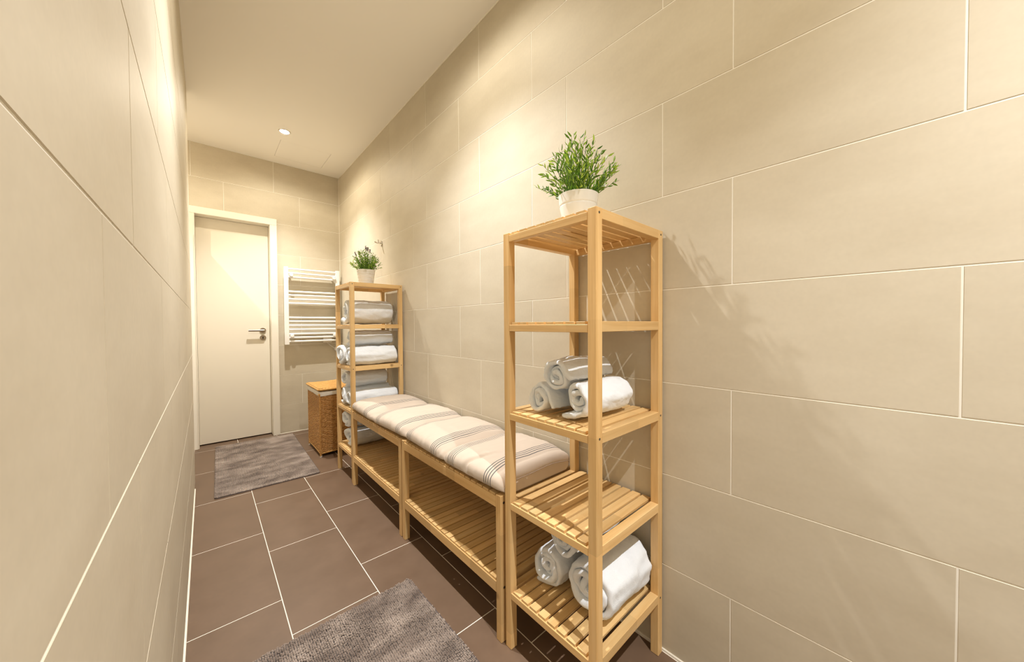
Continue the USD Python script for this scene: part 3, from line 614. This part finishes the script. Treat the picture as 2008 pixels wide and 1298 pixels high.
def hook():
    t = thing('wall_hook', 'small chrome double hook on the right wall above the far plant', 'hook', (0, 2.425, 1.797))
    Ry = rot(-math.pi/2, (0, 1, 0))
    obj('wall_plate', lathe([(0, 0), (0.021, 0), (0.0225, 0.003), (0.020, 0.007), (0.010, 0.010), (0, 0.010)], 36).apply_transform(Ry), 'chrome', t, smooth=40)
    obj('arm', cat_(cyl((-0.006, 0, 0), (-0.034, 0.0, 0.0), 0.006, 18), trimesh.creation.icosphere(2, 0.0065).apply_translation((-0.034, 0, 0))), 'chrome', t, smooth=40)
    obj('prong', tube([(-0.034, 0, 0), (-0.044, 0, 0.0005), (-0.053, 0, 0.003), (-0.058, 0, 0.008)], np.array([0.0062, 0.006, 0.0055, 0.005]), 12), 'chrome', t, smooth=40)
    obj('prong', tube([(-0.024, 0, 0), (-0.025, 0, 0.010), (-0.028, 0, 0.021), (-0.029, 0, 0.028)], np.array([0.006, 0.0055, 0.005, 0.0045]), 12), 'chrome', t, smooth=40)
hook()

# ------------------------------------------------------------------ bath mats
def bath_mat(label, cx, cy, W, L, rz, rowdir, seed):
    """rows of chenille loops on a backing; centre cx, cy; rowdir: pitch along x, y."""
    t = thing('bath_mat', label, 'bath mat', (cx, cy, 0), rz, group='grey-brown chenille bath mats')
    poly = sbox(-W/2+0.02, -L/2+0.02, W/2-0.02, L/2-0.02).buffer(0.02, 8)
    obj('backing', moved(trimesh.creation.extrude_polygon(poly, 0.006), (0, 0, 0.0002)), 'rug_backing', t)
    rg = np.random.default_rng(seed)
    px, py = rowdir
    gx, gy = np.arange(-W/2+px/2, W/2, px), np.arange(-L/2+py/2, L/2, py)
    X, Y = np.meshgrid(gx, gy); X = X.ravel()+rg.normal(size=X.size)*0.0007; Y = Y.ravel()+rg.normal(size=Y.size)*0.0006
    keep = np.array([abs(x) < W/2-0.003 and abs(y) < L/2-0.003 and not (abs(x) > W/2-0.02 and abs(y) > L/2-0.02 and math.hypot(abs(x)-W/2+0.02, abs(y)-L/2+0.02) > 0.02) for x, y in zip(X, Y)])
    X, Y = X[keep], Y[keep]; n = len(X)
    lie = meshkit.fbm(np.stack([X*7+seed, Y*10, 0*X], 1), 3, seed)
    Z = 0.0085+0.005*(lie-0.5)+rg.normal(size=n)*0.0006
    pi = UsdGeom.PointInstancer.Define(stage, str(t.GetPath())+'/pile')
    base = trimesh.creation.icosphere(1, 1.0); base.apply_scale((0.0036, 0.0031, 0.0055))
    pm = usdkit.mesh(stage, str(t.GetPath())+'/pile/loop', base, MAT['rug_pile'], smooth=True)
    pi.CreatePrototypesRel().SetTargets([pm.GetPath()])
    pi.CreatePositionsAttr(Vt.Vec3fArray.FromNumpy(np.stack([X, Y, Z], 1).astype(np.float32)))
    pi.CreateProtoIndicesAttr(Vt.IntArray.FromNumpy(np.zeros(n, np.int32)))
    q = np.zeros((n, 4)); ang = rg.uniform(-0.3, 0.3, n)+(lie-0.5)*2.4; ax = rg.uniform(-1, 1, (n, 2)); ax[:, 0] += 2; ax /= np.linalg.norm(ax, axis=1, keepdims=True)
    pi.CreateOrientationsAttr(Vt.QuathArray([Gf.Quath(float(math.cos(a/2)), float(x*math.sin(a/2)), float(y*math.sin(a/2)), 0.0) for a, (x, y) in zip(ang, ax)]))
    s = rg.uniform(0.82, 1.15, (n, 1))*np.ones((1, 3)); pi.CreateScalesAttr(Vt.Vec3fArray.FromNumpy(s.astype(np.float32)))
    tag(pi.GetPrim(), kind='stuff')
bath_mat('grey-brown chenille bath mat in the foreground, cut by the picture\'s lower edge', -0.787, 0.272, 0.60, 1.20, 0.012, (0.0066, 0.0060), 3)
bath_mat('grey-brown bath mat lying in front of the door', -0.799, 2.962, 0.60, 1.225, -0.020, (0.0070, 0.0064), 6)
